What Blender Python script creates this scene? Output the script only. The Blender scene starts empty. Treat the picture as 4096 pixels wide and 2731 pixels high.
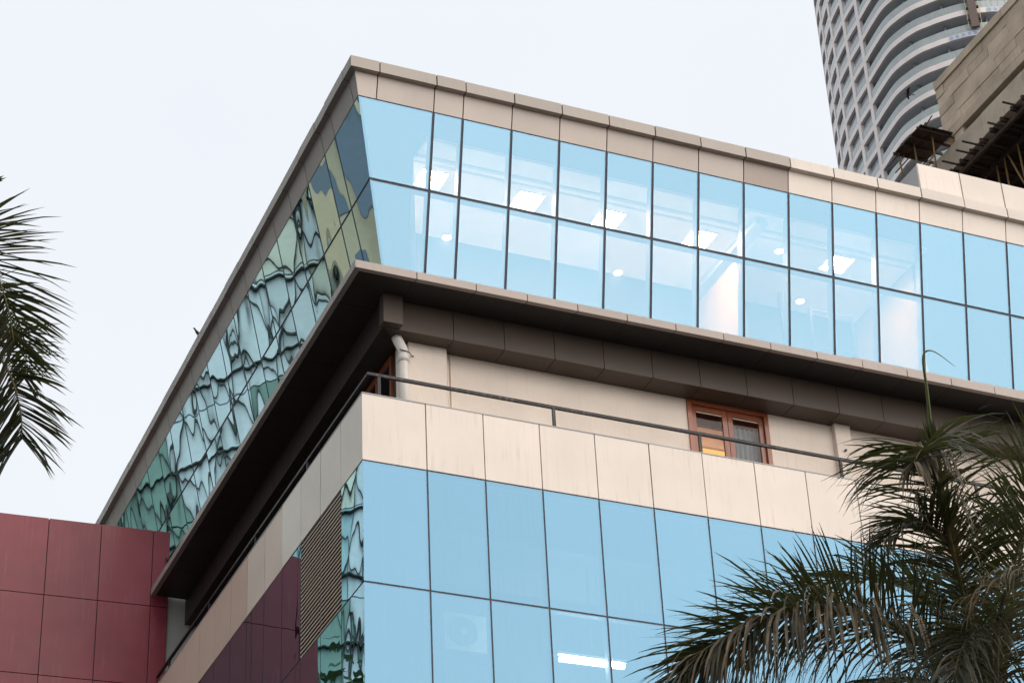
import bpy, math, random
from mathutils import Vector, Matrix
random.seed(7)
S = bpy.context.scene
COL = S.collection
Z0 = 20.30            # height of the balcony parapet top above the street
R = math.radians

# ------------------------------------------------------------------ camera
def cam_axes(yaw, pitch, roll):
    cy, sy, cp, sp = math.cos(yaw), math.sin(yaw), math.cos(pitch), math.sin(pitch)
    f = Vector((sy*cp, cy*cp, sp)); r = Vector((cy, -sy, 0)); u = r.cross(f)
    cr, sr = math.cos(roll), math.sin(roll)
    return r*cr+u*sr, -r*sr+u*cr, f
cr_, cu_, cf_ = cam_axes(R(24.69145203), R(32.13466141), R(-2.93770116))
cd = bpy.data.cameras.new('camera'); cam = bpy.data.objects.new('camera', cd); COL.objects.link(cam)
m = Matrix((cr_, cu_, -cf_)).transposed().to_4x4(); m.translation = Vector((-10.7333, -29.1624, Z0-18.6522))
cam.matrix_world = m
cd.sensor_width = 36; cd.lens = 79.7636; cd.clip_start = .1; cd.clip_end = 6000
S.camera = cam

# ------------------------------------------------------------------ sky, sun, exposure
SUN_AZ, SUN_EL = R(140), R(38)
w = bpy.data.worlds.new('World'); S.world = w; w.use_nodes = True
nt = w.node_tree; nt.nodes.clear()
out = nt.nodes.new('ShaderNodeOutputWorld'); bg = nt.nodes.new('ShaderNodeBackground')
sky = nt.nodes.new('ShaderNodeTexSky'); sky.sky_type = 'NISHITA'; sky.sun_disc = False
sky.sun_elevation = SUN_EL; sky.sun_rotation = SUN_AZ; sky.air_density = 1.0; sky.dust_density = 4.0; sky.ozone_density = 2.0
hs = nt.nodes.new('ShaderNodeHueSaturation'); hs.inputs['Saturation'].default_value = .55; hs.inputs['Value'].default_value = .8
mx = nt.nodes.new('ShaderNodeMix'); mx.data_type = 'RGBA'; mx.inputs[0].default_value = .86   # thick even cloud veil over the blue
tcw = nt.nodes.new('ShaderNodeTexCoord'); nzw = nt.nodes.new('ShaderNodeTexNoise'); nzw.inputs['Scale'].default_value = 2.2; nzw.inputs['Detail'].default_value = 5
nt.links.new(tcw.outputs['Generated'], nzw.inputs['Vector'])
rpw = nt.nodes.new('ShaderNodeValToRGB'); rpw.color_ramp.elements[0].color = (4.66, 4.90, 5.24, 1); rpw.color_ramp.elements[1].color = (5.10, 5.24, 5.44, 1)
rpw.color_ramp.elements[0].position = .3; rpw.color_ramp.elements[1].position = .7
nt.links.new(nzw.outputs['Fac'], rpw.inputs[0]); nt.links.new(rpw.outputs[0], mx.inputs[7])   # faint cloud texture
nt.links.new(sky.outputs[0], hs.inputs['Color']); nt.links.new(hs.outputs[0], mx.inputs[6])
nt.links.new(mx.outputs[2], bg.inputs[0]); bg.inputs[1].default_value = .1
nt.links.new(bg.outputs[0], out.inputs[0])
sd = bpy.data.lights.new('sun', 'SUN'); sun = bpy.data.objects.new('sun', sd); COL.objects.link(sun)
sd.energy = 1.7; sd.angle = R(95); sd.color = (1, .90, .80)
tol = Vector((math.sin(SUN_AZ)*math.cos(SUN_EL), math.cos(SUN_AZ)*math.cos(SUN_EL), math.sin(SUN_EL)))
sun.rotation_euler = tol.to_track_quat('Z', 'Y').to_euler(); sun.location = (30, -40, 60)
S.view_settings.view_transform = 'Standard'; S.view_settings.look = 'None'
S.view_settings.gamma = 1; S.view_settings.exposure = 1.0
S.view_settings.use_curve_mapping = False
S.cycles.max_bounces = 8; S.cycles.transparent_max_bounces = 12; S.cycles.use_denoising = True
S.cycles.sample_clamp_indirect = 6

# ------------------------------------------------------------------ materials
def srgb(r, g, b):
    f = lambda c: (c/255/12.92 if c/255 <= .04045 else ((c/255+.055)/1.055)**2.4)
    return (f(r), f(g), f(b))
def N(nt, t, **kw):
    n = nt.nodes.new(t)
    for k, v in kw.items(): setattr(n, k, v)
    return n
def newmat(name):
    m = bpy.data.materials.new(name); m.use_nodes = True; m.node_tree.nodes.clear()
    o = m.node_tree.nodes.new('ShaderNodeOutputMaterial'); return m, m.node_tree, o
def math_(nt, op, a, b=None):
    n = N(nt, 'ShaderNodeMath', operation=op)
    for i, v in enumerate((a, b)):
        if v is None: continue
        if isinstance(v, (int, float)): n.inputs[i].default_value = v
        else: nt.links.new(v, n.inputs[i])
    return n.outputs[0]
def pos_scaled(nt, sc):
    g = N(nt, 'ShaderNodeNewGeometry'); mp = N(nt, 'ShaderNodeMapping'); mp.inputs['Scale'].default_value = sc
    nt.links.new(g.outputs['Position'], mp.inputs[0]); return mp.outputs[0]
def noise(nt, sc, scale=1, detail=4, rough=.55, w=None):
    n = N(nt, 'ShaderNodeTexNoise'); n.inputs['Scale'].default_value = scale; n.inputs['Detail'].default_value = detail
    n.inputs['Roughness'].default_value = rough
    nt.links.new(pos_scaled(nt, sc), n.inputs['Vector'])
    if w is not None:
        n.noise_dimensions = '4D'; nt.links.new(w, n.inputs['W'])
    return n.outputs['Fac']
def ramp(nt, fac, stops):
    n = N(nt, 'ShaderNodeValToRGB'); e = n.color_ramp.elements
    while len(e) < len(stops): e.new(.5)
    for i, (p, c) in enumerate(stops): e[i].position = p; e[i].color = (*c, 1) if len(c) == 3 else c
    nt.links.new(fac, n.inputs[0]); return n.outputs[0]
def mixc(nt, fac, a, b, blend='MIX'):
    n = N(nt, 'ShaderNodeMix', data_type='RGBA', blend_type=blend)
    for i, v in ((0, fac), (6, a), (7, b)):
        if isinstance(v, (int, float)): n.inputs[i].default_value = v
        elif isinstance(v, tuple): n.inputs[i].default_value = (*v, 1)
        else: nt.links.new(v, n.inputs[i])
    return n.outputs[2]
def surf(name, col, rough=.5, spec=.4, metal=0, var=.06, dirt=.12, dirtcol=None, streak=True, bump=.0, bscale=30, rnd=.06, coat=0):
    """painted or mineral surface: large soft variation, vertical rain streaks, per-piece brightness, fine relief"""
    m, nt, o = newmat(name)
    p = N(nt, 'ShaderNodeBsdfPrincipled'); nt.links.new(p.outputs[0], o.inputs[0])
    oi = N(nt, 'ShaderNodeObjectInfo')
    dark = tuple(c*(1-dirt*3) for c in col) if dirtcol is None else dirtcol
    n1 = noise(nt, (.9, .9, .9), 1, 5)
    base = mixc(nt, ramp(nt, n1, [(.3, (0,)*3), (.75, (1,)*3)]), tuple(c*(1-var) for c in col), tuple(min(1, c*(1+var)) for c in col))
    if streak:
        st = noise(nt, (14, 14, .55), 1, 3, .6)
        st2 = noise(nt, (1.1, 1.1, 1.6), 1, 3)
        f = math_(nt, 'MULTIPLY', ramp(nt, st, [(.52, (0,)*3), (.78, (1,)*3)]), ramp(nt, st2, [(.42, (0,)*3), (.68, (1,)*3)]))
        base = mixc(nt, math_(nt, 'MULTIPLY', f, dirt*3), base, dark)
        sp = noise(nt, (26, 26, 18), 1, 2, .5)
        base = mixc(nt, math_(nt, 'MULTIPLY', ramp(nt, sp, [(.73, (0,)*3), (.80, (1,)*3)]), min(1, dirt*3.5)), base, dark)
    v = math_(nt, 'ADD', math_(nt, 'MULTIPLY', math_(nt, 'SUBTRACT', oi.outputs['Random'], .5), rnd*2), 1.0)
    cc = N(nt, 'ShaderNodeCombineColor')
    for i in range(3): nt.links.new(v, cc.inputs[i])
    base = mixc(nt, 1.0, base, cc.outputs[0], 'MULTIPLY')
    nt.links.new(base, p.inputs['Base Color'])
    p.inputs['Metallic'].default_value = metal; p.inputs['Specular IOR Level'].default_value = spec
    if coat: p.inputs['Coat Weight'].default_value = coat; p.inputs['Coat Roughness'].default_value = .12
    nr = noise(nt, (2.5, 2.5, 2.5), 1, 3)
    nt.links.new(math_(nt, 'ADD', math_(nt, 'MULTIPLY', nr, .2), rough-.1), p.inputs['Roughness'])
    if bump:
        b = N(nt, 'ShaderNodeBump'); b.inputs['Strength'].default_value = 1; b.inputs['Distance'].default_value = bump
        nt.links.new(noise(nt, (bscale,)*3, 1, 6, .6), b.inputs['Height']); nt.links.new(b.outputs[0], p.inputs['Normal'])
    return m
def flat(name, col, rough=.6, metal=0, spec=.3):
    m, nt, o = newmat(name); p = N(nt, 'ShaderNodeBsdfPrincipled'); nt.links.new(p.outputs[0], o.inputs[0])
    n = noise(nt, (3, 3, 3), 1, 4)
    nt.links.new(mixc(nt, n, tuple(c*.85 for c in col), tuple(min(1, c*1.15) for c in col)), p.inputs['Base Color'])
    p.inputs['Roughness'].default_value = rough; p.inputs['Metallic'].default_value = metal; p.inputs['Specular IOR Level'].default_value = spec
    return m
def emit(name, col, s):
    m, nt, o = newmat(name); e = N(nt, 'ShaderNodeEmission'); e.inputs[0].default_value = (*col, 1); e.inputs[1].default_value = s
    nt.links.new(e.outputs[0], o.inputs[0]); return m
def glass(name, tint, trans, tcol, wav=.0006, wscale=(.9, .9, .9), dust=.05, dustcol=(.5, .55, .58), tilt=.0, rough=.0):
    """coated reflective glazing: tinted mirror + some see-through + rain dust; the sheet is slightly wavy"""
    m, nt, o = newmat(name)
    oi = N(nt, 'ShaderNodeObjectInfo')
    wv = math_(nt, 'MULTIPLY', oi.outputs['Random'], 37.0)
    b = N(nt, 'ShaderNodeBump'); b.inputs['Strength'].default_value = 1; b.inputs['Distance'].default_value = wav
    nt.links.new(noise(nt, wscale, 1, 1.0, .45, w=wv), b.inputs['Height'])
    g = N(nt, 'ShaderNodeBsdfGlossy'); g.inputs['Roughness'].default_value = rough
    v = math_(nt, 'ADD', math_(nt, 'MULTIPLY', math_(nt, 'SUBTRACT', oi.outputs['Random'], .5), .07), 1.0)
    cc = N(nt, 'ShaderNodeCombineColor')
    for i in range(3): nt.links.new(v, cc.inputs[i])
    nt.links.new(mixc(nt, 1.0, tint, cc.outputs[0], 'MULTIPLY'), g.inputs[0]); nt.links.new(b.outputs[0], g.inputs['Normal'])
    t = N(nt, 'ShaderNodeBsdfTransparent'); t.inputs[0].default_value = (*tcol, 1)
    ms = N(nt, 'ShaderNodeMixShader'); ms.inputs[0].default_value = trans
    nt.links.new(g.outputs[0], ms.inputs[1]); nt.links.new(t.outputs[0], ms.inputs[2])
    d = N(nt, 'ShaderNodeBsdfDiffuse'); d.inputs[0].default_value = (*dustcol, 1)
    st = noise(nt, (22, 22, .5), 1, 3, .6); bl = noise(nt, (1.3, 1.3, .9), 1, 4)
    sp = noise(nt, (9, 9, 5), 1, 3, .5)
    f = math_(nt, 'MULTIPLY', ramp(nt, st, [(.45, (.12,)*3), (.8, (1,)*3)]), ramp(nt, bl, [(.4, (.2,)*3), (.75, (1,)*3)]))
    f = math_(nt, 'ADD', math_(nt, 'MULTIPLY', f, dust), math_(nt, 'MULTIPLY', ramp(nt, sp, [(.76, (0,)*3), (.80, (1,)*3)]), dust*3.5))
    m2 = N(nt, 'ShaderNodeMixShader'); nt.links.new(f, m2.inputs[0]); nt.links.new(ms.outputs[0], m2.inputs[1]); nt.links.new(d.outputs[0], m2.inputs[2])
    nt.links.new(m2.outputs[0], o.inputs[0]); return m

M = {}
M['cream'] = surf('cream_cladding', (.68, .60, .53), .42, .4, dirt=.28, dirtcol=(.42, .33, .27), rnd=.03)
M['cream_boosted'] = surf('light_boosted_cream_cladding', (.84, .745, .66), .42, .4, dirt=.12, dirtcol=(.42, .33, .27), rnd=.03)  # cream lightened in colour to offset weaker light on the leaning fascia
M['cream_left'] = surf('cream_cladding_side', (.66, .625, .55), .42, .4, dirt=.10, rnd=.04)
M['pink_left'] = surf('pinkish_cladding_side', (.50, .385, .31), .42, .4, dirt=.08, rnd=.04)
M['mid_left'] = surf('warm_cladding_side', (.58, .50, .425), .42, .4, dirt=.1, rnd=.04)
M['tan'] = surf('tan_cladding', (.54, .465, .41), .4, .4, dirt=.10, rnd=.05)
M['tan_dark'] = surf('brown_cladding', (.42, .345, .295), .4, .4, dirt=.08, rnd=.03)
M['coping'] = surf('coping_cladding', (.345, .30, .26), .4, .4, dirt=.14, rnd=.06)
M['coping_light'] = surf('coping_cladding_pale', (.62, .55, .48), .4, .4, dirt=.12, rnd=.05)
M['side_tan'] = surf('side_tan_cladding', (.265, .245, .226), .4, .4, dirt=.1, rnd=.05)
M['ledge'] = surf('ledge_cladding', (.37, .31, .275), .4, .4, dirt=.14, rnd=.05)
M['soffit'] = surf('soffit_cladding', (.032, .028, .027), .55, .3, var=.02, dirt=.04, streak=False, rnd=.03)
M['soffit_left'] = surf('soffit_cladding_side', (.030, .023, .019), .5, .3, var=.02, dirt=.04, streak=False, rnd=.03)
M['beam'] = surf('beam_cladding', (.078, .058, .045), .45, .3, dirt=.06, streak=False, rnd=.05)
M['plaster'] = surf('painted_plaster', (.74, .645, .56), .8, .2, var=.08, dirt=.12, dirtcol=(.45, .36, .3), bump=.004, bscale=22, rnd=0)
M['greywall'] = surf('grey_plaster', (.45, .44, .40), .8, .2, dirt=.1, bump=.003)
M['joint'] = flat('dark_sealant', (.035, .032, .035), .7)
M['alu'] = flat('dark_aluminium', (.035, .038, .055), .45)
M['dark'] = flat('unlit_interior', (.02, .02, .022), .9)
M['navy'] = flat('dark_wall_paint', (.03, .035, .045), .8)
M['rail'] = surf('black_rail_paint', (.016, .015, .016), .45, .3, dirt=.2, dirtcol=(.3, .27, .25), rnd=0)
M['pipe'] = surf('white_pvc', (.66, .62, .57), .4, .4, var=.12, dirt=.15, dirtcol=(.3, .26, .22), rnd=0)
M['wood'] = surf('varnished_wood', (.27, .072, .026), .35, .5, var=.35, dirt=.15, dirtcol=(.05, .015, .008), rnd=.12, coat=.3)
M['red'] = surf('red_cladding', (.225, .033, .047), .42, .35, var=.16, dirt=.10, dirtcol=(.4, .2, .2), rnd=.06, coat=.15)
M['louver'] = surf('louver_paint', (.46, .38, .30), .45, .4, dirt=.1, rnd=.06)
M['gl_up'] = glass('blue_reflective_glass_upper', (.208, .385, .53), .46, (1.0, .78, .62), wav=.0010, dust=.03)
M['gl_low'] = glass('blue_reflective_glass_lower', (.128, .242, .338), .32, (.9, .95, .95), wav=.0010, dust=.08, dustcol=(.36, .40, .43))
M['gl_side'] = glass('wavy_side_glass', (.40, .56, .60), .05, (.5, .6, .6), wav=.0085, wscale=(.75, .9, .6), dust=.015, dustcol=(.3, .32, .33))
M['gl_side_flat'] = glass('flatter_side_glass', (.38, .55, .62), .05, (.5, .6, .6), wav=.006, wscale=(.8, .9, .7), dust=.02, dustcol=(.3, .32, .35))
M['gl_side_low'] = glass('side_glass_lower', (.36, .55, .62), .05, (.5, .6, .6), wav=.006, wscale=(1.1, 1.2, .7), dust=.07, dustcol=(.25, .28, .36))
M['gl_win'] = glass('clear_window_glass', (.12, .12, .12), .86, (.95, .95, .95), wav=.0005, dust=.02)
M['white'] = flat('white_ceiling', (.86, .85, .84), .8)
M['floor'] = flat('office_floor', (.80, .77, .74), .6)
M['warmwall'] = flat('warm_wall', (.30, .20, .075), .8)
M['pinkceil'] = flat('pink_plaster', (.78, .62, .54), .8)
M['lamp'] = emit('led_panel', (1, .90, .78), 230)
M['spot'] = emit('downlight_glow', (1, .95, .88), 40)
M['tube'] = emit('fluorescent_tube', (1, .93, .75), 130)
M['cove'] = emit('warm_cove', (1, .66, .40), 16.0)
M['glow'] = emit('painted_ceiling_glow', (1, .52, .13), .75)  # emission imitating warm lamplight on plaster, not a lamp
M['curtain'] = flat('grey_curtain', (.42, .46, .48), .8)
M['ac'] = flat('ac_white', (.9, .9, .88), .5)
M['acgrey'] = flat('ac_grille', (.25, .26, .27), .5)
M['concrete'] = surf('board_marked_concrete', (.52, .415, .32), .85, .2, var=.22, dirt=.14, dirtcol=(.1, .08, .065), bump=.012, bscale=6, rnd=.12)
M['concrete2'] = surf('raw_concrete', (.48, .40, .32), .85, .2, var=.2, dirt=.14, dirtcol=(.12, .09, .07), bump=.012, bscale=6, rnd=.08)
M['ply'] = surf('dark_shuttering_ply', (.05, .032, .026), .7, .2, var=.4, dirt=.1, rnd=.2)
M['bamboo'] = surf('bamboo', (.24, .15, .06), .6, .3, var=.3, dirt=.1, rnd=.25)
M['steelpole'] = surf('rusty_pole', (.06, .045, .04), .6, .3, var=.3, dirt=.1, rnd=.2)
M['tw_white'] = surf('tower_white_band', (.80, .735, .715), .5, .3, var=.05, dirt=.06, rnd=.02)
M['tw_glass'] = surf('tower_balustrade_glass', (.36, .41, .41), .2, .6, var=.10, dirt=.1, dirtcol=(.4, .42, .42), rnd=.05)
M['tw_dark'] = surf('tower_hazed_glazing', (.32, .355, .39), .25, .6, var=.25, dirt=.0, streak=False, rnd=.05)  # dark glazing lightened in its colour to stand in for distant haze
M['tw_soff'] = flat('tower_hazed_soffit', (.62, .64, .66), .8)  # soffit colour raised as well, haze painted in instead of air
M['banner'] = flat('banner_cloth', (.55, .60, .66), .7)
M['b_blue'] = flat('banner_blue', (.12, .2, .5), .7)
M['b_red'] = flat('banner_red', (.6, .15, .12), .7)
M['mast'] = flat('hoist_brown', (.16, .12, .11), .7)
M['yellow'] = flat('hoist_yellow', (.62, .54, .28), .6)
M['metal_grey'] = surf('grey_sheet_metal', (.36, .36, .37), .5, .4, dirt=.08)
M['ground'] = surf('street_ground', (.075, .07, .066), .85, .2, var=.2, dirt=.1, streak=False, bump=.01)
M['opp_pane'] = flat('pale_opposite_panel', (.68, .78, .86), .5)  # pale blue-white stands in for sky reflected in the panes
M['opp_green'] = flat('green_opposite_panel', (.20, .33, .30), .5)
M['opp_bar'] = flat('dark_lattice_steel', (.05, .062, .06), .6)
M['opp_pane2'] = flat('teal_opposite_panel', (.42, .62, .68), .5)
M['opp_pane3'] = flat('cream_opposite_panel', (.74, .78, .70), .5)
M['opp_tan'] = flat('tan_opposite_wall', (.50, .42, .29), .7)
M['opp_blue'] = flat('slate_opposite_wall', (.13, .17, .22), .6)
M['bird'] = flat('dark_feathers', (.03, .028, .03), .7)
M['trunk'] = surf('palm_trunk', (.22, .19, .16), .85, .2, var=.3, dirt=.2, bump=.01, bscale=12)
def leafmat(name, c1, c2, tr=.25):
    m, nt, o = newmat(name)
    oi = N(nt, 'ShaderNodeObjectInfo')
    f = noise(nt, (7, 7, 7), 1, 3)
    col = mixc(nt, ramp(nt, f, [(.3, (0,)*3), (.7, (1,)*3)]), c1, c2)
    d = N(nt, 'ShaderNodeBsdfPrincipled'); d.inputs['Roughness'].default_value = .42; d.inputs['Specular IOR Level'].default_value = .4
    nt.links.new(col, d.inputs['Base Color'])
    f2 = noise(nt, (2.2, 2.2, 2.2), 1, 2)
    col = mixc(nt, math_(nt, 'MULTIPLY', ramp(nt, f2, [(.5, (0,)*3), (.72, (1,)*3)]), .55), col, tuple(c*k for c, k in zip(c2, (1.9, 1.55, 1.1))))
    nt.links.new(col, d.inputs['Base Color'])
    t = N(nt, 'ShaderNodeBsdfTranslucent'); nt.links.new(mixc(nt, .5, col, (.10, .13, .02)), t.inputs[0])
    ms = N(nt, 'ShaderNodeMixShader'); ms.inputs[0].default_value = tr
    nt.links.new(d.outputs[0], ms.inputs[1]); nt.links.new(t.outputs[0], ms.inputs[2]); nt.links.new(ms.outputs[0], o.inputs[0]); return m
M['leaf'] = leafmat('palm_leaf', (.017, .020, .011), (.040, .037, .022))
M['leaf_dry'] = leafmat('dusty_palm_leaf', (.055, .045, .027), (.13, .10, .065))
M['tree'] = leafmat('tree_leaf', (.03, .07, .035), (.06, .12, .06))
M['rachis'] = leafmat('palm_rachis', (.07, .075, .03), (.14, .12, .05), .1)
M['spear'] = leafmat('young_spear_leaf', (.10, .13, .04), (.17, .19, .07))

# ------------------------------------------------------------------ builders (coordinates: z measured from the parapet top)
PARENT_LOC = {}
def tag(o, label=None, cat=None, group=None, kind=None):
    if label: o['label'] = label
    if cat: o['category'] = cat
    if group: o['group'] = group
    if kind: o['kind'] = kind
    return o
def thing(name, label, cat, loc, group=None, parent=None):
    o = bpy.data.objects.new(name, None); COL.objects.link(o); o.empty_display_size = .2
    L = Vector(loc)
    o.location = L - (PARENT_LOC[parent.name] if parent else Vector((0, 0, 0)))
    if parent: o.parent = parent
    PARENT_LOC[o.name] = L
    if label: tag(o, label, cat, group)
    return o
def link(name, me, loc, parent=None):
    o = bpy.data.objects.new(name, me); COL.objects.link(o); L = Vector(loc)
    if parent is not None:
        o.parent = parent; o.location = L - PARENT_LOC[parent.name]
    else: o.location = L
    PARENT_LOC[o.name] = L
    return o
def mesh(name, V, F, mat, parent=None, smooth=False, world=False, origin=None):
    """V in rel coordinates (z from parapet top) unless world=True"""
    V = [Vector(v) + (Vector((0, 0, 0)) if world else Vector((0, 0, Z0))) for v in V]
    if origin is None:
        lo = Vector([min(v[i] for v in V) for i in range(3)]); hi = Vector([max(v[i] for v in V) for i in range(3)])
        origin = (lo+hi)/2
    else: origin = Vector(origin)
    me = bpy.data.meshes.new(name); me.from_pydata([v-origin for v in V], [], F); me.update()
    me.materials.append(mat)
    if smooth:
        for p in me.polygons: p.use_smooth = True
    return link(name, me, origin, parent)
CACHE = {}
BOXF = [(0, 3, 2, 1), (4, 5, 6, 7), (0, 1, 5, 4), (1, 2, 6, 5), (2, 3, 7, 6), (3, 0, 4, 7)]
def box(name, x0, x1, y0, y1, z0, z1, mat, parent=None):
    dx, dy, dz = x1-x0, y1-y0, z1-z0
    key = (name, round(dx, 4), round(dy, 4), round(dz, 4), mat.name)
    me = CACHE.get(key)
    if me is None:
        a, b, c = dx/2, dy/2, dz/2
        me = bpy.data.meshes.new(name)
        me.from_pydata([(-a, -b, -c), (a, -b, -c), (a, b, -c), (-a, b, -c), (-a, -b, c), (a, -b, c), (a, b, c), (-a, b, c)], [], BOXF)
        me.materials.append(mat); me.update(); CACHE[key] = me
    return link(name, me, ((x0+x1)/2, (y0+y1)/2, (z0+z1)/2+Z0), parent)
KL = .009
def P(side, s, d, z):      # point on a facade: s along it from the corner, d outwards, z up
    return (s, -d, z) if side == 'R' else (-d+KL*s, s, z)
def ext(name, side, s0, s1, prof, mat, parent, mitre=False):
    """profile polygon [(d,z)..] swept along the facade from s0 to s1; mitred at the building corner"""
    n = len(prof)
    A = [P(side, (-d if mitre else s0), d, z) for d, z in prof]
    B = [P(side, s1, d, z) for d, z in prof]
    F = [tuple(range(n)), tuple(range(2*n-1, n-1, -1))]
    for i in range(n): F.append((i, i+n, (i+1) % n+n, (i+1) % n))
    if side == 'L': F = [tuple(reversed(f)) for f in F]
    return mesh(name, A+B, F, mat, parent)
def tube(name, pts, r, mat, parent=None, seg=10, world=False, r1=None):
    V, F = [], []
    n = len(pts); pts = [Vector(p) for p in pts]
    for i, p in enumerate(pts):
        t = (pts[min(i+1, n-1)]-pts[max(i-1, 0)]).normalized()
        a = t.cross(Vector((0, 0, 1)) if abs(t.z) < .9 else Vector((1, 0, 0))).normalized(); b = t.cross(a)
        rr = r if r1 is None else r+(r1-r)*i/(n-1)
        for k in range(seg):
            an = 2*math.pi*k/seg; V.append(p+a*rr*math.cos(an)+b*rr*math.sin(an))
    for i in range(n-1):
        for k in range(seg):
            F.append((i*seg+k, i*seg+(k+1) % seg, (i+1)*seg+(k+1) % seg, (i+1)*seg+k))
    F.append(tuple(range(seg-1, -1, -1))); F.append(tuple(range((n-1)*seg, n*seg)))
    return mesh(name, V, F, mat, parent, smooth=True, world=world)

# ------------------------------------------------------------------ ground
g = mesh('ground', [(-2500, -2500, 0), (2500, -2500, 0), (2500, 2500, 0), (-2500, 2500, 0)], [(0, 1, 2, 3)], M['ground'], world=True)
tag(g, kind='structure')

# ================================================================== office building
OB = thing('office_building', 'cream and blue glass office block with a flared glazed top storey', 'building', (0, 0, 0))
GAP = .011
SL = .2032                                   # outward lean of the top storey
dg = lambda z: .019-(5.961-z)*SL             # glass line
RJ = [0, .31, 1.378, 1.932, 2.868, 3.80, 4.737, 5.667, 6.603, 7.542, 8.486, 9.426, 10.385, 11.352, 12.325, 13.315, 14.3, 15.29, 16.28, 17.27]
LJ = [0, .20, 1.225, 1.79]+[1.79+.942*k for k in range(1, 20)]
ENDR, ENDL = RJ[-1], LJ[-1]
for side, J in (('R', RJ), ('L', LJ)):
    for i in range(len(J)-1):
        a, b = J[i], J[i+1]; first = i == 0
        s0, s1 = a+GAP, b-GAP
        right = side == 'R'
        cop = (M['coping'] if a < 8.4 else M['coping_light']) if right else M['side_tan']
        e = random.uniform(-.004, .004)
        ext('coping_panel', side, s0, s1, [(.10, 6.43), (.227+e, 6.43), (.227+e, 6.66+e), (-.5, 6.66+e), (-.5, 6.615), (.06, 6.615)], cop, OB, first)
        fm = (M['tan'] if a < 7.5 else M['tan_dark'] if a < 8.4 else M['cream_boosted']) if right else M['side_tan']
        o_ = (dg(6.43), dg(5.985))
        ext('cladding_panel', side, s0, s1, [(o_[0]+.10-.1, 6.43-.004), (o_[0]-.05, 6.43-.004), (o_[1]-.05, 5.985), (o_[1], 5.985)], fm, OB, first)
    # glazing: first pane runs from the corner to the second joint
    G = [J[0]]+J[2:]
    for i in range(len(G)-1):
        a, b = G[i], G[i+1]; first = i == 0
        for (za, zb) in ((4.505, 5.962), (2.445, 4.455)):
            gap = .024
            prof = [(dg(za), za), (dg(zb), zb), (dg(zb)-.02, zb), (dg(za)-.02, za)][::-1]
            ext('window_pane', side, (a+gap), b-gap, prof, M['gl_up'] if side == 'R' else M['gl_side_flat'] if i < 2 else M['gl_side'], OB, first)
    for i, a in enumerate(G[1:]):
        prof = [(dg(2.44)-.012, 2.44), (dg(5.98)-.012, 5.98), (dg(5.98)-.16, 5.98), (dg(2.44)-.16, 2.44)][::-1]
        ext('mullion', side, a-.032, a+.032, prof, M['alu'], OB)
    prof = [(dg(4.45)-.012, 4.448), (dg(4.51)-.012, 4.512), (dg(4.51)-.14, 4.512), (dg(4.45)-.14, 4.448)][::-1]
    ext('transom', side, 0, G[-1], prof, M['alu'], OB, True)
    prof = [(dg(5.96)-.012, 5.955), (dg(6.0)-.012, 6.0), (dg(6.0)-.14, 6.0), (dg(5.96)-.14, 5.955)][::-1]
    ext('transom', side, 0, G[-1], prof, M['alu'], OB, True)
    # dark recess behind cladding joints
    ext('joint_backing', side, 0, J[-1], [(dg(6.42)-.052, 6.60), (dg(5.99)-.052, 5.99), (dg(5.99)-.10, 5.99), (dg(6.42)-.10, 6.60)], M['joint'], OB, True)
    ext('joint_backing', side, 0, J[-1], [(.04, 6.44), (.212, 6.44), (.212, 6.645), (.04, 6.645)], M['joint'], OB, True)
# corner post of the top storey
_c = lambda z, a, b: (-dg(z)+a, -dg(z)+b, z)
mesh('corner_post', [_c(2.44, .006, .006), _c(2.44, .05, .012), _c(2.44, .05, .05), _c(2.44, .012, .05), _c(5.98, .006, .006), _c(5.98, .05, .012), _c(5.98, .05, .05), _c(5.98, .012, .05)], BOXF, M['alu'], OB)

# ---- ledge under the top storey
LEDR = [0, .935, 2.0]+[2.0+.936*k for k in range(1, 17)]
LEDL = [0, .98, 1.94]+[1.94+.947*k for k in range(1, 12)]; LEDL[-1] = 12.70
for side, J in (('R', LEDR), ('L', LEDL)):
    for i in range(len(J)-1):
        e = random.uniform(-.003, .003)
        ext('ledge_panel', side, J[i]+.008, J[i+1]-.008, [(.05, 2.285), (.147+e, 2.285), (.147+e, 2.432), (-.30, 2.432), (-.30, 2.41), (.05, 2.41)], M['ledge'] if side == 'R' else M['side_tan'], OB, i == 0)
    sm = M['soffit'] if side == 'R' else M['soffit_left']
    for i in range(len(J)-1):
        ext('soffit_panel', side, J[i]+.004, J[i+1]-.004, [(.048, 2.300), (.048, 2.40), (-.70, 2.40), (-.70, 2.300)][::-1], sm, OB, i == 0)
    ext('joint_backing', side, 0, J[-1], [(.06, 2.302), (.135, 2.302), (.135, 2.42), (.06, 2.42)], M['joint'], OB, True)
    BJ = [0, 1.875]+[1.875+.936*k for k in range(1, 17)] if side == 'R' else [0]+[1.9+.947*k for k in range(0, 12)]
    if side == 'L': BJ = [b for b in BJ if b < 12.2]+[12.72]
    for i in range(len(BJ)-1):
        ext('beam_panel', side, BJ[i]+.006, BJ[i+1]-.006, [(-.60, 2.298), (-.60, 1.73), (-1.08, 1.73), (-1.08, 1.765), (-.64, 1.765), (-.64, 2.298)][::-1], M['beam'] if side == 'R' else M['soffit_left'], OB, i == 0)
    ext('joint_backing', side, 0, BJ[-1], [(-.66, 2.298), (-.66, 1.79), (-1.08, 1.79), (-1.08, 2.298)][::-1], M['joint'], OB, True)
box('pipe_casing', .56, .905, .445, .64, 1.742, 2.296, M['beam'], OB)
# thin flashing laid on the ledge further right
ext('flashing', 'R', 9.35, 17.2, [(.05, 2.434), (.10, 2.434), (.10, 2.50), (.05, 2.50)], M['ledge'], OB)

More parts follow.
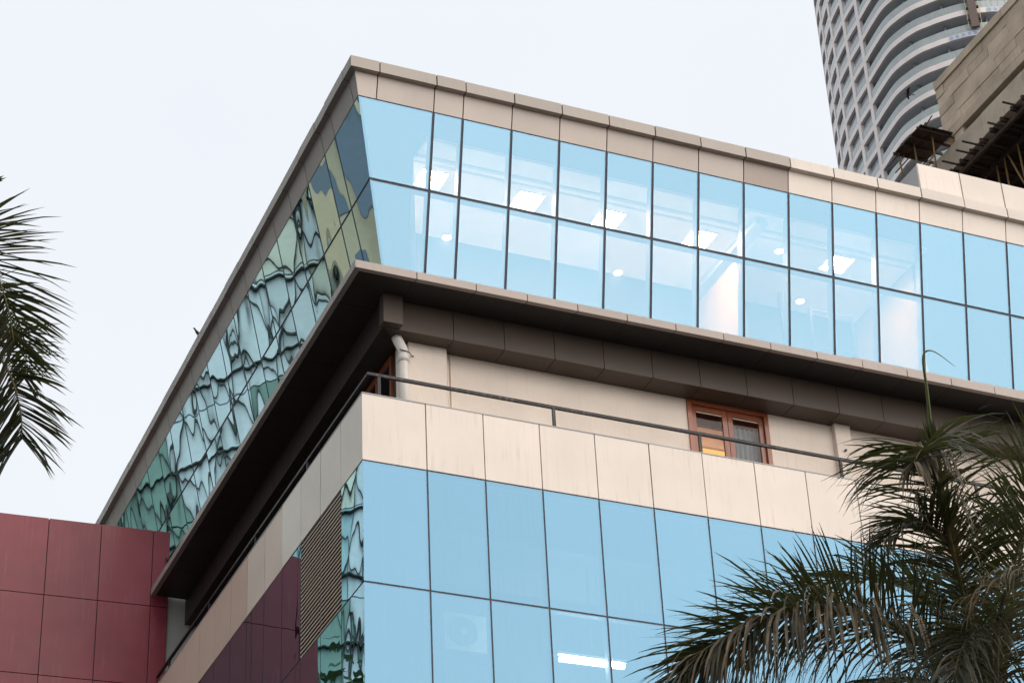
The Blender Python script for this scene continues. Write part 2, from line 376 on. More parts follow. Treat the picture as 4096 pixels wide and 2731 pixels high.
# ---- structure inside the top storey
box('roof_slab', .42, 17.2, .42, 19.5, 6.45, 6.60, M['joint'], OB)
box('floor_slab', .72, 17.2, .72, 19.5, 2.405, 2.44, M['floor'], OB)
CE = 5.5
box('ceiling', 1.30, 11.55, .16, 2.9, CE, CE+.06, M['white'], OB)
box('ceiling_trim', 1.30, 11.55, .60, .66, CE-.035, CE-.001, M['curtain'], OB)
box('ceiling_trim', 1.30, 11.55, .80, .84, CE-.02, CE-.001, M['curtain'], OB)
box('inner_wall', 1.30, 11.55, 2.9, 3.0, 2.45, CE+.1, M['navy'], OB)
ext('blanking_panel', 'R', .02, 1.12, [(dg(2.45)-.19, 2.45), (dg(5.97)-.19, 5.97), (dg(5.97)-.22, 5.97), (dg(2.45)-.22, 2.45)][::-1], M['navy'], OB, True)
ext('blanking_panel', 'R', 11.60, 17.2, [(dg(2.45)-.19, 2.45), (dg(5.97)-.19, 5.97), (dg(5.97)-.22, 5.97), (dg(2.45)-.22, 2.45)][::-1], M['navy'], OB)
ext('blanking_panel', 'R', 1.1, 11.62, [(dg(CE)-.17, CE+.07), (dg(5.97)-.17, 5.97), (dg(5.97)-.2, 5.97), (dg(CE)-.2, CE+.07)][::-1], M['navy'], OB)
ext('blanking_panel', 'L', .05, ENDL, [(dg(2.45)-.19, 2.45), (dg(5.97)-.19, 5.97), (dg(5.97)-.22, 5.97), (dg(2.45)-.22, 2.45)][::-1], M['dark'], OB, True)
box('inner_wall', 1.20, 1.29, .75, 2.9, 2.45, CE, M['curtain'], OB)
box('inner_wall', 11.56, 11.60, .75, 2.9, 2.45, CE, M['warmwall'], OB)
box('partition_wall', 7.98, 8.06, 1.25, 2.9, 2.45, CE-.3, M['warmwall'], OB)
box('ceiling_beam', 7.9, 8.14, .3, 2.9, CE-.14, CE-.002, M['curtain'], OB)
box('door_frame', 9.30, 9.36, 2.0, 2.06, 2.45, 5.2, M['navy'], OB)
for (x, y) in ((1.801, 1.21), (3.692, 1.235), (5.335, 1.25), (7.224, 1.255), (10.123, 1.13)):
    pos = {1.801: 'leftmost, by the glazed corner', 3.692: 'second from the glazed corner', 5.335: 'third from the glazed corner', 7.224: 'fourth from the glazed corner', 10.123: 'rightmost, past the partition'}[x]
    t = thing('ceiling_light', 'square white ceiling light panel behind the top storey glass, '+pos, 'ceiling light', (x, y, CE+Z0-.02), 'lit square ceiling panels of the top storey')
    box('diffuser', x-.235, x+.235, y-.235, y+.235, CE-.032, CE-.012, M['lamp'], t)
    f = [(-.26, -.26), (.26, -.26), (.26, .26), (-.26, .26)]; f2 = [(-.236, -.236), (.236, -.236), (.236, .236), (-.236, .236)]
    V = [(x+a, y+b, CE-.028) for a, b in f]+[(x+a, y+b, CE-.028) for a, b in f2]+[(x+a, y+b, CE-.003) for a, b in f]+[(x+a, y+b, CE-.003) for a, b in f2]
    F = []
    for i in range(4):
        j = (i+1) % 4; F += [(i, i+4, j+4, j), (i, j, j+8, i+8), (i+4, i+12, j+12, j+4)]
    mesh('frame', V, F, M['white'], t)
def disc(name, x, y, z, r, h, mat, parent, seg=18):
    V = [(x+r*math.cos(2*math.pi*k/seg), y+r*math.sin(2*math.pi*k/seg), z) for k in range(seg)]+[(x+r*math.cos(2*math.pi*k/seg), y+r*math.sin(2*math.pi*k/seg), z+h) for k in range(seg)]
    F = [tuple(range(seg-1, -1, -1)), tuple(range(seg, 2*seg))]+[(k, (k+1) % seg, (k+1) % seg+seg, k+seg) for k in range(seg)]
    return mesh(name, V, F, mat, parent)
for (x, y, z, lb) in ((2.74, 2.80, CE, 'below the leftmost square panel'), (6.269, 2.80, CE, 'low under the third panel'), (8.863, 1.114, CE, 'left of the rightmost square panel'), (10.102, 2.514, CE, 'below the rightmost square panel')):
    t = thing('downlight', 'small round downlight glowing behind the top storey glass, '+lb, 'downlight', (x, y, z+Z0-.02), 'round downlights of the top storey')
    disc('lens', x, y, z-.03, .075, .02, M['spot'], t); disc('rim', x, y, z-.022, .10, .02, M['white'], t)
# whiteboard frames leaning inside
for x, lb in ((9.75, 'left'), (10.25, 'right')):
    t = thing('picture_frame', 'thin empty frame leaning inside the top storey glass, the '+lb+' of two', 'frame', (x, 1.7, 2.44+Z0))
    for a in (0, .42): box('frame_bar', x+a, x+a+.035, 1.7, 1.72, 3.9, 4.75, M['navy'], t)
    box('frame_bar', x+.035, x+.42, 1.7, 1.72, 4.715, 4.75, M['navy'], t); box('frame_bar', x+.035, x+.42, 1.7, 1.72, 3.9, 3.935, M['navy'], t)

# ---- raised block on the roof
box('roof_parapet_side', 11.55, 11.58, .05, 5.0, 6.67, 7.44, M['metal_grey'], OB)
xs = [11.53, 12.50, 13.48, 14.46, 15.44, 16.42, 17.2]
for i in range(6):
    box('roof_parapet_panel', xs[i]+.014, xs[i+1]-.012, .0, .045, 6.668, 7.445+random.uniform(-.004, .004), M['cream'] if i in (0,) else M['coping_light'], OB)
box('joint_backing', 11.6, 17.2, .05, .12, 6.668, 7.43, M['joint'], OB)

# ---- balcony wall, pilasters, floor
WX0, WX1 = 6.485, 8.115
for (x0, x1, z0, z1) in ((1.06, WX0, -1.0, 1.735), (WX1, 17.2, -1.0, 1.735), (WX0, WX1, -1.0, -.55)):
    box('balcony_wall', x0, x1, 1.06, 1.22, z0, z1, M['plaster'], OB)
box('pilaster', 1.17, 1.86, .90, 1.058, -1.0, 1.728, M['plaster'], OB)
box('pilaster', 9.45, 9.77, .95, 1.058, -1.0, 1.728, M['plaster'], OB)
box('pilaster', 11.31, 11.9, .95, 1.058, -1.0, 1.728, M['plaster'], OB)
box('balcony_wall', 1.06, 1.22, 1.225, 12.8, -1.0, 1.735, M['soffit_left'], OB)
box('balcony_floor', .22, 17.2, .22, 12.8, -1.1, -1.0, M['greywall'], OB)
box('end_wall', .36, 1.3, 12.80, 12.95, .34, 2.40, M['greywall'], OB)
box('end_wall', .36, 1.3, 12.82, 12.95, -1.0, .34, M['dark'], OB)
for x in (1.93, 1.985):
    tube('conduit', [(x, 1.04, -1), (x, 1.04, 1.72)], .014, M['plaster'], OB, 8)

for x, z in ((9.60, 1.18), (11.36, 1.24)): tube('pipe_stub', [(x, .95, z), (x, .90, z-.004)], .02, M['steelpole'], OB, 8)
tube('cable', [(9.80, 1.052, .98), (10.1, 1.052, .96), (10.45, 1.052, .95)], .006, M['steelpole'], OB, 6)
# ---- wooden window on the balcony wall, and the one round the corner
def wood_window(x0, x1, y, z0, z1, parent, room=True):
    W = thing('window', None, None, ((x0+x1)/2, y, z0+Z0), parent=parent)
    t = .085
    for (a, b, c, d) in ((x0, x0+t, z0, z1), (x1-t, x1, z0, z1), (x0+t, x1-t, z1-t, z1)):
        box('frame', a, b, y-.03, y+.10, c, d, M['wood'], W)
    xm = (x0+x1)/2
    for a, b in ((x0+t, xm-.004), (xm+.004, x1-t)):
        st = .10
        for (p, q, c, d) in ((a, a+st, z0, z1-t), (b-st, b, z0, z1-t), (a+st, b-st, z1-t-st, z1-t), (a+st, b-st, z0, z0+st)):
            box('sash', p+.002, q-.002, y+.015, y+.06, c, d-.003, M['wood'], W)
        box('pane', a+st-.01, b-st+.01, y+.032, y+.038, z0+st-.01, z1-t-st+.01, M['gl_win'], W)
        box('bead', a+st+.01, b-st-.01, y+.012, y+.022, z1-t-st-.035, z1-t-st-.02, M['plaster'], W)
    if room:
        box('room_ceiling', x0-.3, x1+.3, y+.12, 3.3, z1-.03, z1, M['pinkceil'], W)
        box('pelmet', x0, x1, y+.30, y+.36, z1-.30, z1-.035, M['wood'], W)
        box('cove_light', x0-.2, x1+.2, y+1.95, y+2.05, z1-.36, z1-.30, M['cove'], W)
        box('ceiling_glow', x0-.2, x1+.2, y+1.42, y+1.62, z1-.06, z1-.034, M['glow'], W)  # glowing strip stands in for the lamplit far end of the ceiling
        box('room_wall', x0-.3, x1+.3, 3.3, 3.36, z0, z1, M['pinkceil'], W)
        V, F = [], []; n = 28
        for k in range(n+1):
            xx = x1-.66+.56*k/n; yy = y+.20+.03*math.sin(k*1.25)
            V += [(xx, yy, z0), (xx, yy, z1-.28)]
        for k in range(n): F.append((2*k, 2*k+2, 2*k+3, 2*k+1))
        mesh('curtain', V, F, M['curtain'], W, smooth=True)
    return W
wood_window(WX0, WX1, 1.06, -.55, 1.725, OB)
SW = thing('side_window', None, None, (1.06, 2.0, -.5+Z0), parent=OB)
for (a, b, c, d) in ((1.35, 1.43, -.5, 1.70), (2.72, 2.80, -.5, 1.70), (1.43, 2.72, 1.6, 1.70), (2.03, 2.11, -.5, 1.6)):
    box('frame', 1.02, 1.058, a, b, c, d, M['wood'], SW)
box('pane', 1.045, 1.055, 1.43, 2.72, -.5, 1.6, M['gl_side_low'], SW)

# ---- parapet and lower glazing
PR = [0, 1.0857]+[1.0857+k for k in range(1, 17)]
PL = [0, 1.0166]+[1.0166+.997*k for k in range(1, 13)]; PL[-1] = 12.72
KL = 0.0
for side, J in (('R', PR), ('L', PL)):
    for i in range(len(J)-1):
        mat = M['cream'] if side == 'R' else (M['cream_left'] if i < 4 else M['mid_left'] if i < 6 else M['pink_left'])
        e = random.uniform(-.004, .004)
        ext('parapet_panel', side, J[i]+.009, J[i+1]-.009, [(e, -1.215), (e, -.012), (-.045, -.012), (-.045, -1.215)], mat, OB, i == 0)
        # glazing rows
        if side == 'R':
            for (za, zb) in ((-3.315, -1.240), (-5.42, -3.347), (-7.5, -5.45)):
                ext('window_pane', side, J[i]+.014, J[i+1]-.014, [(-.004, za), (-.004, zb), (-.024, zb), (-.024, za)], M['gl_low'], OB, i == 0)
        else:
            for (za, zb) in ((-3.315, -1.240), (-5.42, -3.347), (-7.5, -5.45)):
                if za == -3.315 and i in (1, 2): continue
                ext('window_pane', side, J[i]+.012, J[i+1]-.012, [(-.004, za), (-.004, zb), (-.024, zb), (-.024, za)], M['gl_side_low'], OB, i == 0)
    for a in J[1:-1]:
        ext('mullion', side, a-.03, a+.03, [(-.014, -7.6), (-.014, -1.22), (-.14, -1.22), (-.14, -7.6)], M['alu'], OB)
        ext('joint_backing', side, a-.03, a+.03, [(-.046, -1.22), (-.046, -.02), (-.10, -.02), (-.10, -1.22)], M['joint'], OB)
    for z in (-1.228, -3.331, -5.435):
        ext('transom', side, 0, J[-1], [(-.012, z-.022), (-.012, z+.022), (-.13, z+.022), (-.13, z-.022)], M['alu'], OB, True)
    ext('parapet_cap', side, 0, J[-1], [(.006, -.010), (.006, .006), (-.22, .006), (-.22, -.010)], M['metal_grey'], OB, True)
    ext('parapet_core', side, 0, J[-1], [(-.105, -1.24), (-.105, -.012), (-.20, -.012), (-.20, -1.24)], M['plaster'], OB, True)
ext('corner_post', 'R', 0, .012, [(-.01, -7.6), (-.01, -1.22), (-.08, -1.22), (-.08, -7.6)], M['alu'], OB, True)
# louvred vent on the side
for i in (1, 2):
    a, b = PL[i]+.012, PL[i+1]-.012
    n = 27; p = 2.075/n
    for k in range(n):
        z = -3.315+p*k
        ext('louver_slat', 'L', a, b, [(-.002, z+.004), (-.002, z+.028), (-.055, z+.066), (-.058, z+.056), (-.012, z+.022), (-.012, z+.004)], M['louver'], OB)
ext('vent_back', 'L', PL[1], PL[3], [(-.12, -3.32), (-.12, -1.235), (-.14, -1.235), (-.14, -3.32)], M['dark'], OB)
# backing behind side glass and inside of the lower storeys
ext('blanking_panel', 'L', .1, 12.72, [(-.30, -7.6), (-.30, -1.24), (-.33, -1.24), (-.33, -7.6)], M['dark'], OB)
box('inner_wall', .34, 17.2, 1.85, 1.95, -7.6, -1.24, M['navy'], OB)
box('inner_wall', .36, .42, .16, 1.84, -7.6, -1.24, M['curtain'], OB)
box('ceiling', .44, 17.1, .16, 1.84, -2.20, -2.12, M['acgrey'], OB)
# storeys below the frame, down to the street
for k in range(3):
    zt = -7.62-4.2*k
    box('lower_storey', .03, 17.2, .03, 19.5, zt-4.15, zt-1.2, M['gl_side_low'], OB)
    box('lower_storey', .0, 17.2, .0, 19.5, zt-1.19, zt, M['cream'], OB)
box('rear_wall', 17.2, 17.4, .02, 19.5, -20.3, 6.6, M['greywall'], OB)
box('rear_wall', .6, 17.2, 19.55, 19.7, -20.3, 6.6, M['greywall'], OB)

# ---- things at the balcony
RL = thing('balcony_railing', 'black metal handrail on short posts above the cream parapet', 'railing', (.18, .18, Z0))
box('rail', .155, 17.0, .155, .205, .455, .505, M['rail'], RL)
box('rail', .155, .205, .2055, 12.7, .455, .505, M['rail'], RL)
for x in (.36, 3.45, 6.18, 8.95, 11.75, 14.6): box('post', x-.025, x+.025, .16, .20, .007, .454, M['rail'], RL)
for y in (3.2, 6.1, 9.0, 11.8): box('post', .16, .20, y-.025, y+.025, .007, .454, M['rail'], RL)
DP = thing('drain_pipe', 'white plastic drain pipe with wire brackets at the balcony corner', 'drain pipe', (1.02, .78, Z0-1))
tube('pipe', [(1.03, .78, -1.0), (1.03, .78, 1.36), (1.02, .785, 1.47), (.985, .80, 1.56), (.95, .82, 1.66), (.93, .83, 1.726)], .088, M['pipe'], DP, 18)
tube('collar', [(1.03, .78, 1.22), (1.03, .78, 1.37)], .098, M['pipe'], DP, 18)
for z in (.36, 1.42):
    tube('bracket', [(.93, .70, z-.01), (1.03, .68, z-.03), (1.12, .73, z-.015), (1.20, .86, z+.02), (1.26, .895, z+.03)], .009, M['steelpole'], DP, 6)
AC = thing('ac_unit', 'pale outdoor air conditioner unit behind the lower blue glass', 'air conditioner', (2.3, 1.5, Z0-3.52))
box('casing', 1.92, 2.665, 1.5, 1.8, -3.515, -2.87, M['ac'], AC)
def ydisc(name, x, y, z, r, h, mat, parent, seg=24):
    V = [(x+r*math.cos(2*math.pi*k/seg), yy, z+r*math.sin(2*math.pi*k/seg)) for yy in (y, y-h) for k in range(seg)]
    F = [tuple(range(seg)), tuple(range(2*seg-1, seg-1, -1))]+[(k, k+seg, (k+1) % seg+seg, (k+1) % seg) for k in range(seg)]
    return mesh(name, V, F, mat, parent)
fan = ydisc('fan_grille', 2.24, 1.498, -3.19, .25, .02, M['acgrey'], AC); ydisc('fan_hub', 2.24, 1.476, -3.19, .06, .02, M['ac'], AC)
box('wall_shelf', 1.8, 2.8, 1.5, 1.84, -3.57, -3.52, M['navy'], AC)
TL = thing('tube_light', 'glowing fluorescent tube behind the lower blue glass', 'tube light', (4.06, .6, Z0-3.8))
tube('tube', [(3.50, .6, -3.87), (4.62, .6, -3.86)], .042, M['tube'], TL, 10)
box('fitting', 3.46, 4.66, .57, .63, -3.80, -3.75, M['white'], TL)
box('hanger', 4.05, 4.08, .58, .62, -3.75, -2.2, M['acgrey'], TL)

# ================================================================== red building
RB = thing('red_building', 'dark red panelled wall block joining the office at the lower left', 'building', (-4, 14, 0))
ux, uy = -.9977, .0677
def RP(s, d, z): return (.35+ux*s-uy*d*-1*0+(-uy)*d*0+(-.0677)*d, 12.75+uy*s-.9977*d, z)
sj = [0, .365, 1.463, 2.561, 3.659, 4.12]
zj = [3.84, 2.085, .31, -1.47, -3.25, -5.0]
for i in range(len(sj)-1):
    for k in range(len(zj)-1):
        a, b, z1, z0 = sj[i]+.009, sj[i+1]-.009, zj[k]-.009, zj[k+1]+.009
        if k == 0: z1 = zj[0]
        V = [RP(a, 0, z0), RP(b, 0, z0), RP(b, 0, z1), RP(a, 0, z1), RP(a, -.04, z0), RP(b, -.04, z0), RP(b, -.04, z1), RP(a, -.04, z1)]
        mesh('cladding_panel', V, [(0, 3, 2, 1), (4, 5, 6, 7), (0, 1, 5, 4), (1, 2, 6, 5), (2, 3, 7, 6), (3, 0, 4, 7)], M['red'], RB)
def rprism(name, s0, s1, d0, d1, z0, z1, mat, parent):
    V = [RP(s0, d0, z0), RP(s1, d0, z0), RP(s1, d1, z0), RP(s0, d1, z0), RP(s0, d0, z1), RP(s1, d0, z1), RP(s1, d1, z1), RP(s0, d1, z1)]
    return mesh(name, V, BOXF, mat, parent)
rprism('joint_backing', .004, sj[-1], -.06, -.041, -5, 3.83, M['joint'], RB)
rprism('core', .01, sj[-1], -3.0, -.065, -20.3, 3.835, M['red'], RB)
rprism('lower_wall', 0, sj[-1], -.06, -.001, -20.3, -5.01, M['red'], RB)

# ================================================================== building under construction
CB = thing('unfinished_building', 'raw concrete building under construction with deep board marked beam', 'building', (35, 18, 0))
X = 30.0
zs = [31.36, 31.02, 30.62, 30.22, 29.84, 29.44, 29.06, 28.70]
for k in range(7):
    y = 22.42
    off = random.uniform(.3, 1.2); first = True
    while y > 9.5:
        ln = off if first else random.choice([1.22, 1.22, 2.44]); first = False
        e = random.uniform(-.014, .014) + (.05 if k == 0 else 0)
        yb = y-ln
        box('concrete_lift', X-e, X+.28, yb+.005, y-.005, zs[k+1]+.008, zs[k]-.004, M['concrete'], CB); y = yb
box('beam_core', X+.03, X+.5, 9.5, 22.40, 28.72, 31.33, M['concrete2'], CB)
y = 27.5
while y > 9.5:
    e = random.uniform(-.012, .012); box('lower_beam_lift', X+e-.03, X+.5, y-2.435, y-.006, 27.45, 28.36, M['concrete2'], CB); y -= 2.44
box('slot_wall', X+.32, X+.4, 9.5, 21.3, 28.36, 28.72, M['dark'], CB)
box('column', X+.05, X+.5, 21.35, 21.9, 28.36, 28.70, M['concrete'], CB)
box('floor_deck', X+.3, X+14, 9.5, 27.5, 28.0, 28.3, M['ply'], CB)
box('rear_wall', X+6, X+6.3, 9.5, 27.5, 8, 28, M['dark'], CB)
box('lower_structure', X+.2, X+12, 9.5, 30, -20.3, 18, M['concrete2'], CB)
for yy in (27.0, 18.0, 10.0): box('column', X+.6, X+1.2, yy-.3, yy+.3, 18, 28, M['concrete2'], CB)
for yy in [9.8+.62*k for k in range(28)]:
    box('joist', X-.12, X+5, yy, yy+.09, 27.28, 27.44, M['ply'], CB)
for xx in (X+.1, X+1.0, X+2.1, X+3.4): box('bearer', xx, xx+.1, 9.5, 27.5, 27.12, 27.275, M['ply'], CB)
FD = thing('formwork_deck', 'dark plywood formwork platform jutting out beside the raw concrete beam', 'formwork', (29.4, 22.8, 28.8+Z0))
for k in range(8):
    x0 = 28.70+.165*k
    box('deck_board', x0, x0+.158, 21.9, 23.72, 28.80+random.uniform(0, .015), 28.84, M['ply'], FD)
for yy in (22.0, 22.5, 23.0, 23.55): box('deck_joist', 28.62, 30.3, yy, yy+.06, 28.70, 28.797, M['ply'], FD)
for yy in (21.95, 22.35): tube('deck_pole', [(28.9, yy-.5, 28.93), (28.9+.4, yy+1.9, 28.93)], .025, M['steelpole'], FD, 6)
for i, x in enumerate((28.75, 28.95, 29.2, 29.9, 30.1)): tube('deck_pole', [(x, 23.4, 28.66), (x+.02, 24.45, 28.66)], .025, M['steelpole'], FD, 6)
for i, (x, y, z) in enumerate(((29.26, 21.8, 27.35), (29.38, 21.1, 27.35), (29.3, 20.6, 27.35), (29.55, 19.42, 27.35), (29.4, 18.3, 27.35))):
    pl = tube('scaffold_pole', [(x, y, z-.02), (x+1.6, y, z)], .04, M['steelpole'], None, 8)
    tag(pl, 'rusty scaffold pole sticking out under the concrete beam, '+('nearest the formwork deck', 'second from the formwork deck', 'third from the formwork deck', 'fourth from the formwork deck', 'furthest from the formwork deck')[i], 'pole', 'scaffold poles under the concrete beam')
BB = [((31, 21.84, 27.1), (31, 21.3, 25.6)), ((31, 21.13, 27.1), (31, 21.16, 25.4)), ((31, 20.67, 27.1), (31, 20.68, 25.2)), ((31, 19.86, 27.1), (31, 19.80, 25.0)), ((31, 20.45, 27.1), (31, 19.7, 24.9)), ((31.2, 19.2, 27.1), (31.2, 19.3, 24.9)), ((31.1, 22.6, 27.1), (31.1, 22.5, 25.6))]
nm = ['leaning one nearest the roof block', 'upright one second from the left', 'upright one third from the left', 'upright one at the right', 'slanting one crossing the upright at the right', 'one cut by the right picture edge', 'one hidden lowest at the left end']
for i, (a, b) in enumerate(BB):
    pl = tube('bamboo_prop', [a, tuple((Vector(a)+Vector(b))/2+Vector((.01, .02, 0))), b], .035, M['bamboo'], None, 8)
    tag(pl, 'yellowish bamboo prop under the unfinished floor, '+nm[i], 'prop', 'bamboo props under the unfinished floor')
for i, (a, b) in enumerate([((29.35, 22.2, 28.79), (29.4, 22.4, 26.9)), ((29.05, 22.9, 28.79), (29.15, 23.05, 27.2)), ((28.8, 23.55, 28.79), (28.9, 23.6, 27.5)), ((29.36, 22.3, 27.95), (28.95, 23.2, 27.35))]):
    pl = tube('bamboo_prop', [a, b], .03, M['bamboo'], None, 8)
    tag(pl, 'bamboo prop under the formwork platform, '+('nearest the concrete beam', 'middle upright', 'outermost upright', 'diagonal brace')[i], 'prop', 'bamboo props under the formwork platform')

# ================================================================== tower
TW = thing('curved_tower', 'tall white banded residential tower with curved balconies behind the roof', 'tower', (150, 168, 0))
plan = [(139.59, 185.4), (137.55, 181.4), (135.92, 177.0), (134.86, 172.4), (134.18, 168.1), (133.56, 164.2), (133.24, 161.05), (133.6, 158.58), (134.36, 156.33), (135.41, 154.74), (136.48, 153.34), (138.89, 150.98), (142.47, 149.16), (149, 147.4), (158, 148.2), (167, 152.5), (174, 161), (176, 172), (172, 184), (163, 192.5), (152, 194.5), (144.5, 191)]
def catmull(pts, n, closed=False):
    o = []; L = len(pts)
    rng = L if closed else L-1
    for i in range(rng):
        g_ = (lambda k: pts[k % L]) if closed else (lambda k: pts[max(0, min(L-1, k))])
        p0, p1, p2, p3 = (Vector(g_(i+j)) for j in (-1, 0, 1, 2))
        for k in range(n):
            t = k/n
            o.append(.5*((2*p1)+(p2-p0)*t+(2*p0-5*p1+4*p2-p3)*t*t+(3*p1-p0-3*p2+p3)*t**3))
    if not closed: o.append(Vector(pts[-1]))
    return o
PC = catmull(plan, 6, True); NP = len(PC)
def nrm(i):
    t = (PC[(i+1) % NP]-PC[(i-1) % NP]).normalized(); return Vector((-t.y, t.x))
cen = Vector((154, 170))
PN = []
for i in range(NP):
    n_ = nrm(i); PN.append(n_ if n_.dot(PC[i]-cen) > 0 else -n_)
def off(i, d): i %= NP; return PC[i]+PN[i]*d
def ringmesh(name, d0, d1, z0, z1, mat):
    V, F = [], []
    for i in range(NP):
        a, b = off(i, d0), off(i, d1)
        V += [(a.x, a.y, z0), (a.x, a.y, z1), (b.x, b.y, z1), (b.x, b.y, z0)]
    for i in range(NP):
        p, q = 4*i, 4*((i+1) % NP)
        for k in range(4): F.append((p+k, p+(k+1) % 4, q+(k+1) % 4, q+k))
    me = bpy.data.meshes.new(name); me.from_pydata([Vector(v)-Vector((150, 168, 0)) for v in V], [], F); me.materials.append(mat); me.update(); return me
def arcmesh(name, i0, i1, d0, d1, z0, z1, mat):
    V, F = [], []
    for i in range(i0, i1+1):
        a, b = off(i, d0), off(i, d1)
        V += [(a.x, a.y, z0), (a.x, a.y, z1), (b.x, b.y, z1), (b.x, b.y, z0)]
    for i in range(i1-i0):
        for k in range(4): F.append((4*i+k, 4*i+(k+1) % 4, 4*i+4+(k+1) % 4, 4*i+4+k))
    F += [(0, 1, 2, 3), (len(V)-1, len(V)-2, len(V)-3, len(V)-4)]
    me = bpy.data.meshes.new(name); me.from_pydata([Vector(v)-Vector((150, 168, 0)) for v in V], [], F); me.materials.append(mat); me.update(); return me
def balmesh():
    V, F = [], []
    for i in range(NP):
        a, b = off(i, -.06), off(i+1, -.06); e = (b-a)
        nsub = max(1, round(e.length/1.1))
        for k in range(nsub):
            p, q = a+e*((k+.02)/nsub), a+e*((k+.98)/nsub); n_ = PN[i]*.03; o0 = len(V)
            for pt in (p, q, q-n_, p-n_):
                V += [(pt.x, pt.y, .82), (pt.x, pt.y, 2.0)]
            for j in range(4):
                j2 = (j+1) % 4; F.append((o0+2*j, o0+2*j2, o0+2*j2+1, o0+2*j+1))
            F.append((o0+1, o0+3, o0+5, o0+7))
    me = bpy.data.meshes.new('balustrade'); me.from_pydata([Vector(v)-Vector((150, 168, 0)) for v in V], [], F); me.materials.append(M['tw_glass']); me.update(); return me
me_band = ringmesh('floor_band', 0, -.4, 0, .82, M['tw_white'])
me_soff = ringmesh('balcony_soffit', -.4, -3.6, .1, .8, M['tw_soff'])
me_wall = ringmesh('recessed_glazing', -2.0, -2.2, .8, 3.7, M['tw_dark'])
me_bal = balmesh()
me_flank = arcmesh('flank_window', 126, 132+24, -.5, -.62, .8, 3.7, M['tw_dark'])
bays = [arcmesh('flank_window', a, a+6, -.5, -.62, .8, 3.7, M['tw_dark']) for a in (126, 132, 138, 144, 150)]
ZB = 173.03+Z0
for k in range(-52, 14):
    z = ZB+3.6*k
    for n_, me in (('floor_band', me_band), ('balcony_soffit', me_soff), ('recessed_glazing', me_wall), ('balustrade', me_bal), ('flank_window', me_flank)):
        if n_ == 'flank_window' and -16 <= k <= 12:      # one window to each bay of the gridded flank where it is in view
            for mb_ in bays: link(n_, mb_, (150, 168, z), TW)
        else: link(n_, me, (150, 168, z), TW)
# columns of the gridded flank, and window reveals between them
def seg_prism(name, i, wd, d0, d1, z0, z1, mat, parent):
    p = off(i, 0); n_ = PN[i % NP]; t = Vector((-n_.y, n_.x))
    c4 = [p+t*wd/2+n_*d0, p-t*wd/2+n_*d0, p-t*wd/2+n_*d1, p+t*wd/2+n_*d1]
    V = [(c.x, c.y, z0) for c in c4]+[(c.x, c.y, z1) for c in c4]
    return mesh(name, V, BOXF, mat, parent)
for idx in (6, 12, 18, 24, 0):
    seg_prism('column', idx, .85, .02, -.5, ZB-3.6*52-Z0, ZB+3.6*14-Z0, M['tw_white'], TW)
# side fins where the open balconies carry inner walls
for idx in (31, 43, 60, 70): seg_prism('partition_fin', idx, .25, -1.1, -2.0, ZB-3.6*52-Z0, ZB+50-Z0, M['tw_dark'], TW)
# hoist mast, rails and printed banners on the unfinished front
hm = thing('hoist_mast', 'brown construction hoist mast with yellow guide rails on the curved tower', 'hoist', (139.2, 150.4, Z0+167))
pH = Vector((139.3, 150.5)); nH = PN[66]; tH = Vector((-nH.y, nH.x))
def hprism(name, u0, u1, d0, d1, z0, z1, mat, parent):
    c4 = [pH+tH*u0+nH*d0, pH+tH*u1+nH*d0, pH+tH*u1+nH*d1, pH+tH*u0+nH*d1]
    return mesh(name, [(c.x, c.y, z0) for c in c4]+[(c.x, c.y, z1) for c in c4], BOXF, mat, parent)
hprism('mast', -.5, .5, .05, .5, 166.8, 191, M['mast'], hm)
for k in range(12): hprism('tie', -.8, .8, .1, .45, 168+1.9*k, 168.25+1.9*k, M['steelpole'], hm)
for u_ in (-.85, .8): hprism('guide_rail', u_, u_+.07, .1, .2, 166.8, 191, M['yellow'], hm)
def banner(i0, i1, zb, lb):
    t = thing('banner', lb, 'banner', (PC[i0].x, PC[i0].y, zb+Z0))
    V, F = [], []
    for i in range(i0, i1+1):
        a = off(i, .03); b = off(i, .06)
        V += [(a.x, a.y, zb), (a.x, a.y, zb+.80), (b.x, b.y, zb+.80), (b.x, b.y, zb)]
    for i in range(i1-i0):
        for k in range(4): F.append((4*i+k, 4*i+(k+1) % 4, 4*i+4+(k+1) % 4, 4*i+4+k))
    mesh('cloth', V, F, M['banner'], t)
    d = 0
    for i in range(i0, i1):
        a, b = off(i, .07), off(i+1, .07); e = (b-a); L = e.length; e.normalize()
        while d < L-.5:
            p = a+e*(d+.1)
            def rect(u0, u1, z0, z1, mat):
                q0, q1 = p+e*u0, p+e*u1
                mesh('print_mark', [(q0.x, q0.y, z0), (q1.x, q1.y, z0), (q1.x, q1.y, z1), (q0.x, q0.y, z1)], [(0, 1, 2, 3)], mat, t)
            rect(0, .06, zb+.18, zb+.62, M['b_blue']); rect(.06, .34, zb+.56, zb+.62, M['b_blue']); rect(.06, .34, zb+.18, zb+.23, M['b_blue']); rect(.34, .40, zb+.22, zb+.5, M['b_blue']); rect(.16, .26, zb+.32, zb+.48, M['b_red'])
            d += .78
        d -= L
banner(61, 74, 173.03-7.2, 'pale blue printed banner wrapped round the tower band below the hoist')
banner(70, 78, 173.03-3.6, 'pale printed banner on the tower band right of the hoist mast')

